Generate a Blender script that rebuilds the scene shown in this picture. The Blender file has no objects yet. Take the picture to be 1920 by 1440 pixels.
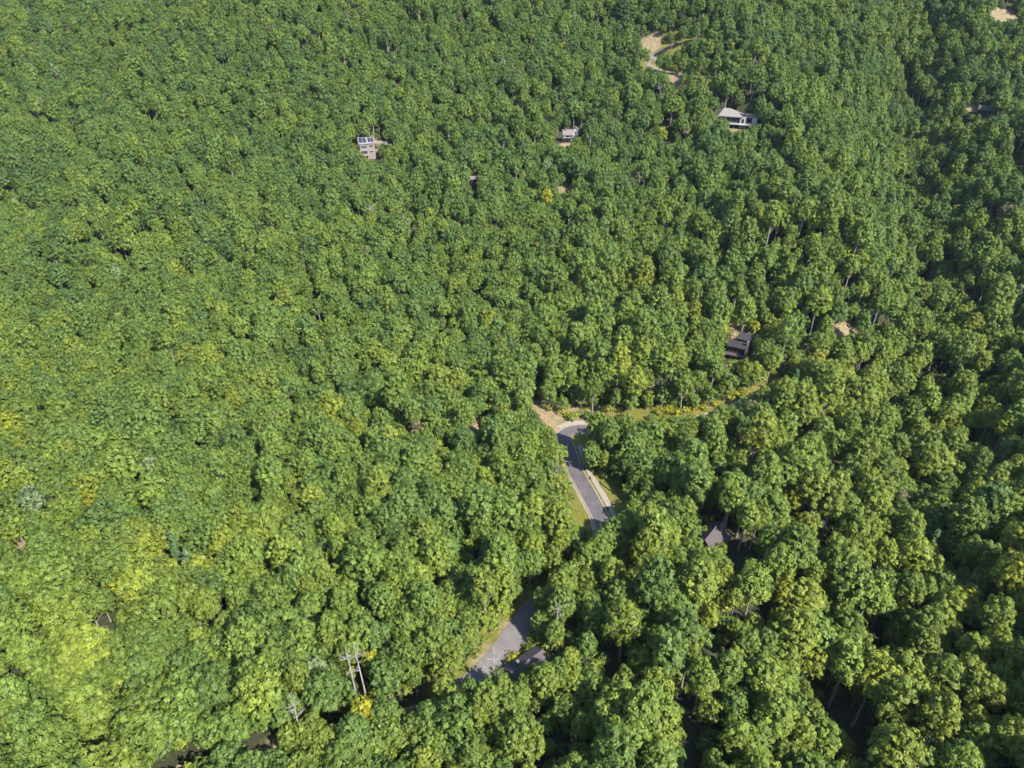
import bpy, math, random
import numpy as np
from mathutils import Vector, Matrix

R = math.radians
random.seed(7)
rng = np.random.default_rng(7)
scene = bpy.context.scene
C = scene.collection

# ------------------------------------------------------------------ camera, world, sun, exposure
PITCH = R(33.0)
ZC = 150.0
FPX, CX, CY = 1280.0, 960.0, 720.0            # focal length and centre in the photograph's own pixels
cd = bpy.data.cameras.new('camera')
cam = bpy.data.objects.new('camera', cd)
C.objects.link(cam)
cam.location = (0, 0, ZC)
cam.rotation_euler = (R(90) - PITCH, 0, 0)
cd.sensor_width = 36.0
cd.lens = 24.0
cd.clip_start = 1.0
cd.clip_end = 20000.0
scene.camera = cam

# the sun stands behind the camera's right shoulder; light travels left, away and down
SUN = Vector((-0.633, 0.62, -0.90)).normalized()
elev = math.asin(-SUN.z)
azim = math.atan2(-SUN.x, -SUN.y)             # compass angle of the sun from +Y towards +X
world = bpy.data.worlds.new('World')
scene.world = world
world.use_nodes = True
nt = world.node_tree
sky = nt.nodes.new('ShaderNodeTexSky')
sky.sky_type = 'NISHITA'
sky.sun_disc = False
sky.sun_elevation = elev
sky.sun_rotation = azim
sky.altitude = 800
sky.air_density = 1.0
sky.dust_density = 0.6
nt.links.new(sky.outputs[0], nt.nodes['Background'].inputs[0])
nt.nodes['Background'].inputs[1].default_value = 0.135
sd = bpy.data.lights.new('sun', 'SUN')
sun = bpy.data.objects.new('sun', sd)
C.objects.link(sun)
sd.energy = 4.6
sd.angle = R(0.53)
sd.color = (1.0, 0.94, 0.83)
sun.rotation_euler = SUN.to_track_quat('-Z', 'Y').to_euler()
sun.location = (200, -200, 400)

vs = scene.view_settings
vs.view_transform = 'Standard'
vs.look = 'None'
vs.gamma = 1.0
vs.use_curve_mapping = False
vs.exposure = 1.78
scene.cycles.use_denoising = True
scene.cycles.max_bounces = 5
scene.cycles.diffuse_bounces = 3
scene.cycles.glossy_bounces = 2
scene.cycles.transmission_bounces = 3
scene.cycles.transparent_max_bounces = 4
scene.cycles.caustics_reflective = False
scene.cycles.caustics_refractive = False

# ------------------------------------------------------------------ terrain height
_py = np.array([-4000, -300, 0, 73, 164, 239, 330, 436, 579, 700, 900, 1600, 6000.])
_pz = np.array([40, 30, 15, 9, 2, -3, 13, 44, 112, 165, 215, 260, 260.])
_ty = np.arange(-4000, 6000, 4.0)
_tz = np.interp(_ty, _py, _pz)
_k = np.exp(-0.5 * (np.arange(-20, 21) * 4 / 22.0) ** 2)
_tz = np.convolve(np.pad(_tz, 20, mode='edge'), _k / _k.sum(), mode='valid')
GULLY = np.array([(360, 720), (300, 560), (240, 400), (198, 288), (150, 184), (85, 90), (40, 0), (20, -80.)])
SPUR = np.array([(120, 560), (148, 480), (165, 400), (150, 320.)])


def seg_dist(x, y, poly):
    """distance to a polyline and the arc position of the closest point"""
    best = np.full(np.shape(x), 1e9)
    pos = np.zeros(np.shape(x))
    acc = 0.0
    for (ax, ay), (bx, by) in zip(poly[:-1, :2], poly[1:, :2]):
        dx, dy = bx - ax, by - ay
        L = math.hypot(dx, dy)
        t = np.clip(((x - ax) * dx + (y - ay) * dy) / (L * L), 0, 1)
        d = np.hypot(x - ax - t * dx, y - ay - t * dy)
        m = d < best
        best = np.where(m, d, best)
        pos = np.where(m, acc + t * L, pos)
        acc += L
    return best, pos


def waves(x, y, s, seed):
    r = np.random.default_rng(seed)
    out = 0
    for i in range(6):
        a = r.uniform(0, 2 * math.pi)
        k = 2 * math.pi / (s * r.uniform(0.6, 1.6))
        out = out + np.sin(k * (x * math.cos(a) + y * math.sin(a)) + r.uniform(0, 6.28))
    return out / 6


def base_height(x, y):
    x = np.asarray(x, float)
    y = np.asarray(y, float)
    z = np.interp(y, _ty, _tz)
    z = z + 20 * np.exp(-((x + 140) / 75) ** 2 - ((y - 95) / 110) ** 2)
    z = z + 10 * np.exp(-((x + 260) / 140) ** 2 - ((y - 330) / 120) ** 2)
    d, _ = seg_dist(x, y, GULLY)
    z = z - (20 + 8 * np.clip((y - 250) / 150, 0, 1)) * np.exp(-(d / 28) ** 2)
    d, _ = seg_dist(x, y, SPUR)
    z = z + 22 * np.exp(-(d / 44) ** 2)
    z = z + 4.5 * waves(x, y, 130, 3) + 1.2 * waves(x, y, 45, 4)
    return z


def ray(px, py):
    u, v = (px - CX) / FPX, -(py - CY) / FPX
    return np.array([u, math.cos(PITCH) + v * math.sin(PITCH), -math.sin(PITCH) + v * math.cos(PITCH)])


HEIGHT = base_height


def hit(px, py, up=0.0):
    """where the line of sight of a photograph pixel meets the land raised by up metres"""
    d = ray(px, py)
    ts = np.linspace(20, 900, 3600)
    z = ZC + ts * d[2]
    g = HEIGHT(ts * d[0], ts * d[1]) + up
    i = np.argmax(z < g)
    if i == 0:
        i = len(ts) - 1
    a, b = z[i - 1] - g[i - 1], z[i] - g[i]
    t = ts[i - 1] + (ts[i] - ts[i - 1]) * (a / (a - b) if a != b else 0)
    return float(t * d[0]), float(t * d[1]), float(ZC + t * d[2] - up)


def project(x, y, z):
    """photograph pixel and depth"""
    dx, dy, dz = np.asarray(x, float), np.asarray(y, float), np.asarray(z, float) - ZC
    fw = dy * math.cos(PITCH) - dz * math.sin(PITCH)
    upc = dy * math.sin(PITCH) + dz * math.cos(PITCH)
    fw = np.maximum(fw, 1e-3)
    return CX + FPX * dx / fw, CY - FPX * upc / fw, fw


# ------------------------------------------------------------------ roads laid out on the land
def curve_through(pts, step=2.0):
    p = np.array(pts, float)
    out = []
    n = len(p)
    for i in range(n - 1):
        p0, p1, p2, p3 = p[max(i - 1, 0)], p[i], p[i + 1], p[min(i + 2, n - 1)]
        m = max(2, int(np.hypot(*(p2 - p1)[:2]) / step))
        for t in np.arange(m) / m:
            out.append(0.5 * ((2 * p1) + (-p0 + p2) * t + (2 * p0 - 5 * p1 + 4 * p2 - p3) * t * t + (-p0 + 3 * p1 - 3 * p2 + p3) * t ** 3))
    out.append(p[-1])
    return np.array(out)


def road_line(pix, smooth=8):
    xy = np.array([hit(*q)[:2] for q in pix])
    c = curve_through(xy)
    z = base_height(c[:, 0], c[:, 1])
    for _ in range(smooth):
        z[1:-1] = 0.25 * z[:-2] + 0.5 * z[1:-1] + 0.25 * z[2:]
    return np.column_stack([c, z])


MAIN_PIX = [(330, 1455), (430, 1432), (520, 1414), (640, 1385), (760, 1345), (850, 1305), (912, 1258), (962, 1196), (1008, 1135), (1080, 1090),
            (1132, 1040), (1132, 985), (1106, 932), (1078, 880), (1066, 845), (1058, 818), (1078, 806), (1130, 806), (1210, 808), (1290, 797),
            (1380, 766), (1450, 738)]
TRACK_PIX = [(1046, 808), (1012, 778), (985, 768), (930, 778), (895, 803), (860, 838), (828, 872), (780, 903), (735, 934), (690, 965)]
UPPER_PIX = [(1320, 70), (1262, 84), (1240, 94), (1222, 104), (1226, 111), (1214, 120), (1228, 130), (1262, 139), (1330, 146)]
MAIN = road_line(MAIN_PIX, 60)
TRACK = road_line(TRACK_PIX, 20)
UPPER = road_line(UPPER_PIX, 20)
ROADS = [(MAIN, 3.0), (TRACK, 1.7), (UPPER, 2.6)]

# level pads for the houses: photograph pixel of the foot of the front wall -> pad radius
PADS_PIX = {'A': (690, 300, 8), 'B': (1062, 266, 9), 'C': (1385, 240, 11), 'D': (1383, 672, 8), 'E': (1845, 216, 9), 'F': (1768, 273, 6),
            'G': (985, 1285, 10), 'H': (1318, 1052, 9), 'I': (889, 352, 5)}
PADS = {k: (*hit(v[0], v[1]), v[2]) for k, v in PADS_PIX.items()}


def final_height_direct(x, y):
    z = base_height(x, y)
    for (hx, hy, hz, r) in PADS.values():
        d = np.hypot(x - hx, y - hy - 3)
        w = np.clip((d - r) / 8.0, 0, 1)
        w = w * w * (3 - 2 * w)
        z = hz * (1 - w) + z * w
    for line, hw in ROADS[1:] + ROADS[:1]:
        near = (x > line[:, 0].min() - 30) & (x < line[:, 0].max() + 30) & (y > line[:, 1].min() - 30) & (y < line[:, 1].max() + 30)
        if not near.any():
            continue
        xs, ys = x[near], y[near]
        d, pos = seg_dist(xs, ys, line)
        seg = np.hypot(np.diff(line[:, 0]), np.diff(line[:, 1]))
        s = np.concatenate([[0], np.cumsum(seg)])
        zr = np.interp(pos, s, line[:, 2])
        w = np.clip((d - hw - 3.0) / 7.0, 0, 1)
        w = w * w * (3 - 2 * w)
        z[near] = zr * (1 - w) + z[near] * w
    return z


def axis(lo, hi, step, far):
    a = list(np.arange(lo, hi + 1e-6, step))
    s, v = step, a[-1]
    while v < far:
        s *= 1.35
        v += s
        a.append(v)
    s, v, pre = step, a[0], []
    while v > -far:
        s *= 1.35
        v -= s
        pre.append(v)
    return np.array(pre[::-1] + a)


GXS = axis(-480, 480, 2.0, 5000)
GYS = axis(16, 760, 2.0, 5000)
GX, GY = np.meshgrid(GXS, GYS)
GZ = final_height_direct(GX.ravel().copy(), GY.ravel().copy()).reshape(GX.shape)


def ground(x, y):
    x = np.asarray(x, float)
    y = np.asarray(y, float)
    i = np.clip(np.searchsorted(GXS, x) - 1, 0, len(GXS) - 2)
    j = np.clip(np.searchsorted(GYS, y) - 1, 0, len(GYS) - 2)
    u = np.clip((x - GXS[i]) / (GXS[i + 1] - GXS[i]), 0, 1)
    v = np.clip((y - GYS[j]) / (GYS[j + 1] - GYS[j]), 0, 1)
    return (GZ[j, i] * (1 - u) + GZ[j, i + 1] * u) * (1 - v) + (GZ[j + 1, i] * (1 - u) + GZ[j + 1, i + 1] * u) * v


HEIGHT = ground


# ------------------------------------------------------------------ materials
def mat(name):
    m = bpy.data.materials.new(name)
    m.use_nodes = True
    n = m.node_tree
    b = n.nodes['Principled BSDF']
    b.inputs['Roughness'].default_value = 0.8
    b.inputs['Specular IOR Level'].default_value = 0.25
    return m, n, b


def noise(n, scale, detail=4, coord=None, rough=0.6):
    t = n.nodes.new('ShaderNodeTexNoise')
    t.inputs['Scale'].default_value = scale
    t.inputs['Detail'].default_value = detail
    t.inputs['Roughness'].default_value = rough
    if coord is not None:
        n.links.new(coord, t.inputs['Vector'])
    return t.outputs['Fac']


def mixc(n, fac, a, b, mode='MIX'):
    x = n.nodes.new('ShaderNodeMix')
    x.data_type = 'RGBA'
    x.blend_type = mode
    for s, v in ((x.inputs['Factor'], fac), (x.inputs[6], a), (x.inputs[7], b)):
        if isinstance(v, (int, float)):
            s.default_value = v
        elif isinstance(v, tuple):
            s.default_value = (*v, 1) if len(v) == 3 else v
        else:
            n.links.new(v, s)
    return x.outputs[2]


def ramp(n, fac, stops):
    r = n.nodes.new('ShaderNodeValToRGB')
    e = r.color_ramp.elements
    while len(e) < len(stops):
        e.new(0.5)
    for q, (p, c) in zip(e, stops):
        q.position = p
        q.color = (*c, 1)
    n.links.new(fac, r.inputs[0])
    return r.outputs[0]


def math_node(n, op, a, b=None, clamp=False):
    x = n.nodes.new('ShaderNodeMath')
    x.operation = op
    x.use_clamp = clamp
    for s, v in zip(x.inputs, (a, b)):
        if v is None:
            continue
        if isinstance(v, (int, float)):
            s.default_value = v
        else:
            n.links.new(v, s)
    return x.outputs[0]


def simple(name, col, rough=0.8, var=0.25, scale=1.2, bump=0.0, spec=0.25):
    m, n, b = mat(name)
    tc = n.nodes.new('ShaderNodeTexCoord').outputs['Object']
    f = noise(n, scale, 6, tc)
    lo = tuple(c * (1 - var) for c in col)
    hi = tuple(min(1, c * (1 + var)) for c in col)
    n.links.new(ramp(n, f, [(0.25, lo), (0.75, hi)]), b.inputs['Base Color'])
    b.inputs['Roughness'].default_value = rough
    b.inputs['Specular IOR Level'].default_value = spec
    if bump:
        bn = n.nodes.new('ShaderNodeBump')
        bn.inputs['Strength'].default_value = bump
        bn.inputs['Distance'].default_value = 0.1
        n.links.new(noise(n, scale * 6, 4, tc), bn.inputs['Height'])
        n.links.new(bn.outputs[0], b.inputs['Normal'])
    return m


def attr(n, name, typ='GEOMETRY'):
    a = n.nodes.new('ShaderNodeAttribute')
    a.attribute_type = typ
    a.attribute_name = name
    return a


def leaf_material(name, stops, trans=0.28):
    m, n, b = mat(name)
    tint = attr(n, 'tint', 'INSTANCER').outputs['Fac']
    lv = attr(n, 'lv').outputs['Fac']
    val = attr(n, 'val', 'INSTANCER').outputs['Fac']
    f = math_node(n, 'ADD', tint, math_node(n, 'MULTIPLY', math_node(n, 'SUBTRACT', lv, 0.5), 0.22), True)
    col = ramp(n, f, stops)
    k = math_node(n, 'MULTIPLY', val, math_node(n, 'ADD', math_node(n, 'MULTIPLY', lv, 0.5), 0.75))
    mul = n.nodes.new('ShaderNodeVectorMath')
    mul.operation = 'SCALE'
    n.links.new(col, mul.inputs[0])
    n.links.new(k, mul.inputs['Scale'])
    n.links.new(mul.outputs[0], b.inputs['Base Color'])
    b.inputs['Roughness'].default_value = 0.55
    b.inputs['Specular IOR Level'].default_value = 0.22
    tr = n.nodes.new('ShaderNodeBsdfTranslucent')
    n.links.new(mixc(n, 1.0, mul.outputs[0], (1.25, 1.35, 0.55), 'MULTIPLY'), tr.inputs[0])
    mx = n.nodes.new('ShaderNodeMixShader')
    mx.inputs[0].default_value = trans
    n.links.new(b.outputs[0], mx.inputs[1])
    n.links.new(tr.outputs[0], mx.inputs[2])
    n.links.new(mx.outputs[0], n.nodes['Material Output'].inputs[0])
    return m


GREEN = [(0.0, (0.040, 0.078, 0.025)), (0.25, (0.060, 0.104, 0.025)), (0.5, (0.089, 0.133, 0.023)), (0.75, (0.132, 0.161, 0.020)), (0.92, (0.175, 0.180, 0.015)), (1.0, (0.22, 0.196, 0.012))]
M_LEAF = leaf_material('leaves', GREEN)
M_NEEDLE = leaf_material('needles', [(0.0, (0.030, 0.060, 0.026)), (0.5, (0.046, 0.085, 0.030)), (1.0, (0.07, 0.11, 0.03))], 0.12)
M_PALE = leaf_material('pale_leaves', [(0.0, (0.08, 0.12, 0.05)), (0.5, (0.115, 0.155, 0.065)), (1.0, (0.18, 0.18, 0.10))], 0.2)
M_DRY = leaf_material('dry_leaves', [(0.0, (0.09, 0.085, 0.045)), (0.5, (0.12, 0.105, 0.055)), (1.0, (0.15, 0.12, 0.07))], 0.2)
M_BARK = simple('bark', (0.17, 0.15, 0.125), 0.9, 0.35, 0.9, 0.4)
M_DEAD = simple('dead_wood', (0.20, 0.185, 0.165), 0.85, 0.25, 0.8, 0.3)


def link(o, parent=None):
    C.objects.link(o)
    if parent is not None:
        o.parent = parent
    return o


def np_mesh(name, V, F, mats, mi=None, lv=None, smooth=False):
    """V: (n,3) array, F: (m,4) or (m,3) array"""
    me = bpy.data.meshes.new(name)
    V = np.asarray(V, np.float32)
    F = np.asarray(F, np.int32)
    k = F.shape[1]
    me.vertices.add(len(V))
    me.vertices.foreach_set('co', V.ravel())
    me.loops.add(F.size)
    me.loops.foreach_set('vertex_index', F.ravel())
    me.polygons.add(len(F))
    me.polygons.foreach_set('loop_start', np.arange(0, F.size, k, dtype=np.int32))
    me.polygons.foreach_set('loop_total', np.full(len(F), k, np.int32))
    for m in mats:
        me.materials.append(m)
    if mi is not None:
        me.polygons.foreach_set('material_index', np.asarray(mi, np.int32))
    if smooth:
        me.polygons.foreach_set('use_smooth', np.ones(len(F), bool))
    me.update(calc_edges=True)
    if lv is not None:
        a = me.attributes.new('lv', 'FLOAT', 'FACE')
        a.data.foreach_set('value', np.asarray(lv, np.float32))
    return me


def line_index(line, pix):
    hx, hy, _ = hit(*pix)
    return int(np.argmin(np.hypot(line[:, 0] - hx, line[:, 1] - hy)))


# ------------------------------------------------------------------ ground sheet
def smoothstep(a, b, x):
    t = np.clip((x - a) / (b - a), 0, 1)
    return t * t * (3 - 2 * t)


gx, gy = GX.ravel(), GY.ravel()
grass = np.zeros(gx.size)
bare = np.zeros(gx.size)
for line, hw in [(MAIN[line_index(MAIN, (898, 1270)):line_index(MAIN, (1420, 730))], 3.0)] + ROADS[2:]:
    near = (np.abs(gx - line[:, 0].mean()) < 260) & (np.abs(gy - line[:, 1].mean()) < 200)
    d, _ = seg_dist(gx[near], gy[near], line)
    grass[near] = np.maximum(grass[near], 1 - smoothstep(hw + 6, hw + 11, d + 2 * waves(gx[near], gy[near], 17, 9)))
# grassy and bare openings: photograph pixel, radius in metres, kind
OPEN = [(1075, 955, 9, 'g'), (1140, 920, 8, 'g'), (1155, 935, 6, 'g'), (938, 1222, 6, 'g'), (960, 1185, 4, 'b'), (905, 1228, 3.5, 'b'),
        (1035, 775, 6, 'b'), (1075, 770, 7, 'b'), (1110, 762, 5, 'b'), (1580, 622, 7, 'b'), (1500, 655, 5, 'b'), (895, 800, 3.5, 'b'),
        (1215, 84, 9, 'b'), (1265, 152, 7, 'b'), (1055, 357, 7, 'b'), (1880, 30, 16, 'b'), (1815, 205, 6, 'b'), (1065, 272, 6, 'b'),
        (1375, 246, 7, 'b'), (1385, 622, 7, 'b'), (1410, 640, 5, 'b'), (520, 1404, 3.5, 'b'), (40, 1010, 5, 'b'), (100, 960, 3, 'b'),
        (1200, 772, 5, 'g'), (1150, 770, 5, 'g'), (1340, 757, 6, 'g'), (1415, 728, 5, 'g'), (1240, 770, 6, 'g'), (1380, 742, 7, 'g'), (1300, 765, 6, 'g'), (1450, 705, 5, 'g'), (1000, 755, 4, 'b'), (712, 271, 5, 'b'), (960, 655, 3, 'b')]
for px, py, r, k in OPEN:
    hx, hy, _ = hit(px, py)
    d = np.hypot(gx - hx, gy - hy) + 1.6 * waves(gx, gy, 9, int(px))
    w = 1 - smoothstep(r * 0.7, r * 1.15, d)
    if k == 'g':
        grass = np.maximum(grass, w)
    else:
        bare = np.maximum(bare, w)
for line, hw in ROADS[1:2]:
    d, _ = seg_dist(gx, gy, line)
    bare = np.maximum(bare, 1 - smoothstep(1.4, 2.6, d + 0.6 * waves(gx, gy, 7, 5)))

ny, nx = GX.shape
idx = np.arange(nx * ny).reshape(ny, nx)
GF = np.column_stack([idx[:-1, :-1].ravel(), idx[:-1, 1:].ravel(), idx[1:, 1:].ravel(), idx[1:, :-1].ravel()])
m, n, b = mat('forest_floor')
tc = n.nodes.new('ShaderNodeTexCoord').outputs['Object']
litter = ramp(n, noise(n, 0.9, 8, tc), [(0.3, (0.018, 0.016, 0.009)), (0.5, (0.022, 0.024, 0.011)), (0.7, (0.024, 0.036, 0.013))])
gr = ramp(n, noise(n, 0.35, 8, tc, 0.75), [(0.3, (0.055, 0.08, 0.014)), (0.5, (0.095, 0.092, 0.014)), (0.72, (0.14, 0.11, 0.03))])
ba = ramp(n, noise(n, 0.5, 8, tc, 0.7), [(0.3, (0.085, 0.075, 0.03)), (0.5, (0.155, 0.118, 0.068)), (0.75, (0.21, 0.18, 0.12))])
rag = math_node(n, 'MULTIPLY', math_node(n, 'SUBTRACT', noise(n, 0.7, 6, tc), 0.5), 0.9)
c1 = mixc(n, math_node(n, 'ADD', attr(n, 'grass').outputs['Fac'], math_node(n, 'MULTIPLY', rag, attr(n, 'grass').outputs['Fac']), True), litter, gr)
c2 = mixc(n, math_node(n, 'ADD', attr(n, 'bare').outputs['Fac'], math_node(n, 'MULTIPLY', rag, attr(n, 'bare').outputs['Fac']), True), c1, ba)
n.links.new(c2, b.inputs['Base Color'])
bn = n.nodes.new('ShaderNodeBump')
bn.inputs['Strength'].default_value = 0.7
bn.inputs['Distance'].default_value = 0.4
n.links.new(noise(n, 1.6, 8, tc), bn.inputs['Height'])
n.links.new(bn.outputs[0], b.inputs['Normal'])
b.inputs['Roughness'].default_value = 0.95
me = np_mesh('ground', np.column_stack([gx, gy, GZ.ravel()]), GF, [m], smooth=True)
for nm, arr in (('grass', grass), ('bare', bare)):
    a = me.attributes.new(nm, 'FLOAT', 'POINT')
    a.data.foreach_set('value', arr.astype(np.float32))
o = link(bpy.data.objects.new('ground', me))
o['kind'] = 'structure'
o['label'] = 'steep forest floor of leaf litter, grass and bare soil under the trees'

# ------------------------------------------------------------------ road surfaces
M_ASPHALT = simple('asphalt', (0.070, 0.062, 0.066), 0.9, 0.24, 0.35, 0.3)
M_ASPHALT_PALE = simple('worn_asphalt', (0.110, 0.100, 0.099), 0.9, 0.2, 0.35, 0.3)
M_EDGE = simple('edge_paint', (0.21, 0.18, 0.11), 0.85, 0.2, 2.0)
M_GRAVEL = simple('gravel', (0.19, 0.165, 0.14), 0.95, 0.28, 2.5, 0.6)
M_DIRT = simple('dirt', (0.17, 0.12, 0.075), 0.95, 0.3, 0.9, 0.5)


def ribbon(name, line, off0, off1, lift, material, wob=0.0, s0=None, s1=None, label=None):
    p = line
    t = np.gradient(p[:, :2], axis=0)
    t /= np.linalg.norm(t, axis=1)[:, None]
    nrm = np.column_stack([-t[:, 1], t[:, 0]])
    sl = slice(s0, s1)
    p, nrm = p[sl], nrm[sl]
    k = np.arange(len(p))
    w = wob * (waves(p[:, 0], p[:, 1], 9, 31) + 0.5 * waves(p[:, 0], p[:, 1], 4, 32))
    w = w * np.sign(off1 - off0)
    cols = 5
    V = []
    for c in range(cols):
        f = c / (cols - 1)
        off = off0 + (off1 - off0) * f + w * f
        xy = p[:, :2] + nrm * np.broadcast_to(np.asarray(off)[..., None], (len(p), 1))
        V.append(np.column_stack([xy, p[:, 2] + lift]))
    V = np.stack(V, 1).reshape(-1, 3)
    i = np.arange(len(p) - 1)
    F = np.concatenate([np.column_stack([i * cols + c, (i + 1) * cols + c, (i + 1) * cols + c + 1, i * cols + c + 1]) for c in range(cols - 1)])
    me = np_mesh(name, V, F, [material])
    o = link(bpy.data.objects.new(name, me))
    o['kind'] = 'structure'
    if label:
        o['label'] = label
    return o


i_low = line_index(MAIN, (1040, 1095))
i_dim = line_index(MAIN, (898, 1270))
i_l0, i_l1 = line_index(MAIN, (1003, 1140)), line_index(MAIN, (1132, 990))
i_bend = line_index(MAIN, (1066, 845))
i_far = line_index(MAIN, (1400, 742))
ribbon('road', MAIN, -2.8, 2.8, 0.10, M_ASPHALT, s0=i_low, s1=i_far, label='dark grey asphalt road winding through the trees')
ribbon('dirt_lane', MAIN, -2.0, 2.0, 0.08, M_DIRT, 0.5, s1=i_dim + 1, label='narrow dirt lane continuing from the road end under the trees')
ribbon('lower_road', MAIN, -3.0, 3.0, 0.10, M_ASPHALT_PALE, s0=i_dim - 2, s1=i_low + 1, label='pale worn asphalt end of the winding road')
for nm, a, b_ in (('edge_line', -2.8, -2.45), ('edge_line', 2.45, 2.8)):
    ribbon(nm, MAIN, a, b_, 0.106, M_EDGE, 0.12, s0=i_low, s1=i_far, label='pale painted line along the road edge')
ribbon('gravel_shoulder', MAIN, 3.0, 3.6, 0.07, M_GRAVEL, 0.4, s0=i_low, s1=i_far)
i_g0, i_g1 = line_index(MAIN, (1135, 990)), line_index(MAIN, (1062, 830))
ribbon('gravel_shoulder', MAIN, -3.4, -5.2, 0.08, M_GRAVEL, 0.7, s0=i_g0, s1=i_g1, label='pale gravel strip beside the asphalt road')
ribbon('gravel_shoulder', MAIN, 3.0, 5.4, 0.075, M_GRAVEL, 0.6, s0=i_bend - 4, s1=line_index(MAIN, (1180, 800)))
ribbon('dirt_track', TRACK, -1.5, 1.5, 0.06, M_DIRT, 0.4, label='bare dirt track leaving the road bend')
ribbon('upper_road', UPPER, -2.6, 2.6, 0.10, M_ASPHALT_PALE, label='grey switchback road high on the slope')

# ------------------------------------------------------------------ tree kinds
def unit(v):
    return v / np.maximum(np.linalg.norm(v, axis=-1, keepdims=True), 1e-9)


def leaves(P, N, s, r, droop=0.25):
    """one folded leaf spray (a bent quad) at every point"""
    n_ = len(P)
    N = unit(N)
    a = unit(np.cross(N, unit(r.normal(size=(n_, 3)))))
    b_ = np.cross(N, a)
    s = s[:, None]
    V = np.stack([P + a * s, P + b_ * s * 0.72 - N * s * droop, P - a * s, P - b_ * s * 0.72 - N * s * droop], 1).reshape(-1, 3)
    return V, np.arange(n_ * 4).reshape(-1, 4)


def tube(pts, rad, sides=6):
    pts = np.asarray(pts, float)
    V = []
    for i, p in enumerate(pts):
        d = unit(pts[min(i + 1, len(pts) - 1)] - pts[max(i - 1, 0)])
        a = unit(np.cross(d, (0.3, 1, 0.2)))
        b_ = np.cross(d, a)
        for k in range(sides):
            t = 2 * math.pi * k / sides
            V.append(p + rad[i] * (a * math.cos(t) + b_ * math.sin(t)))
    F = [[i * sides + k, i * sides + (k + 1) % sides, (i + 1) * sides + (k + 1) % sides, (i + 1) * sides + k] for i in range(len(pts) - 1) for k in range(sides)]
    return np.array(V), np.array(F)


def stack(parts):
    V, F, o_ = [], [], 0
    for v, f in parts:
        V.append(v)
        F.append(f + o_)
        o_ += len(v)
    return np.concatenate(V), np.concatenate(F)


def limb(p0, p1, r0, r1, r, bend=0.12, segs=4):
    t = np.linspace(0, 1, segs + 1)[:, None]
    L = np.linalg.norm(p1 - p0)
    p = p0 + (p1 - p0) * t + r.normal(size=(segs + 1, 3)) * L * bend * 0.4 * np.sin(math.pi * t)
    p[:, 2] -= (np.sin(math.pi * t) * L * bend)[:, 0] * 0.6
    return tube(p, np.linspace(r0, r1, segs + 1), 5)


KINDS = {}


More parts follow.
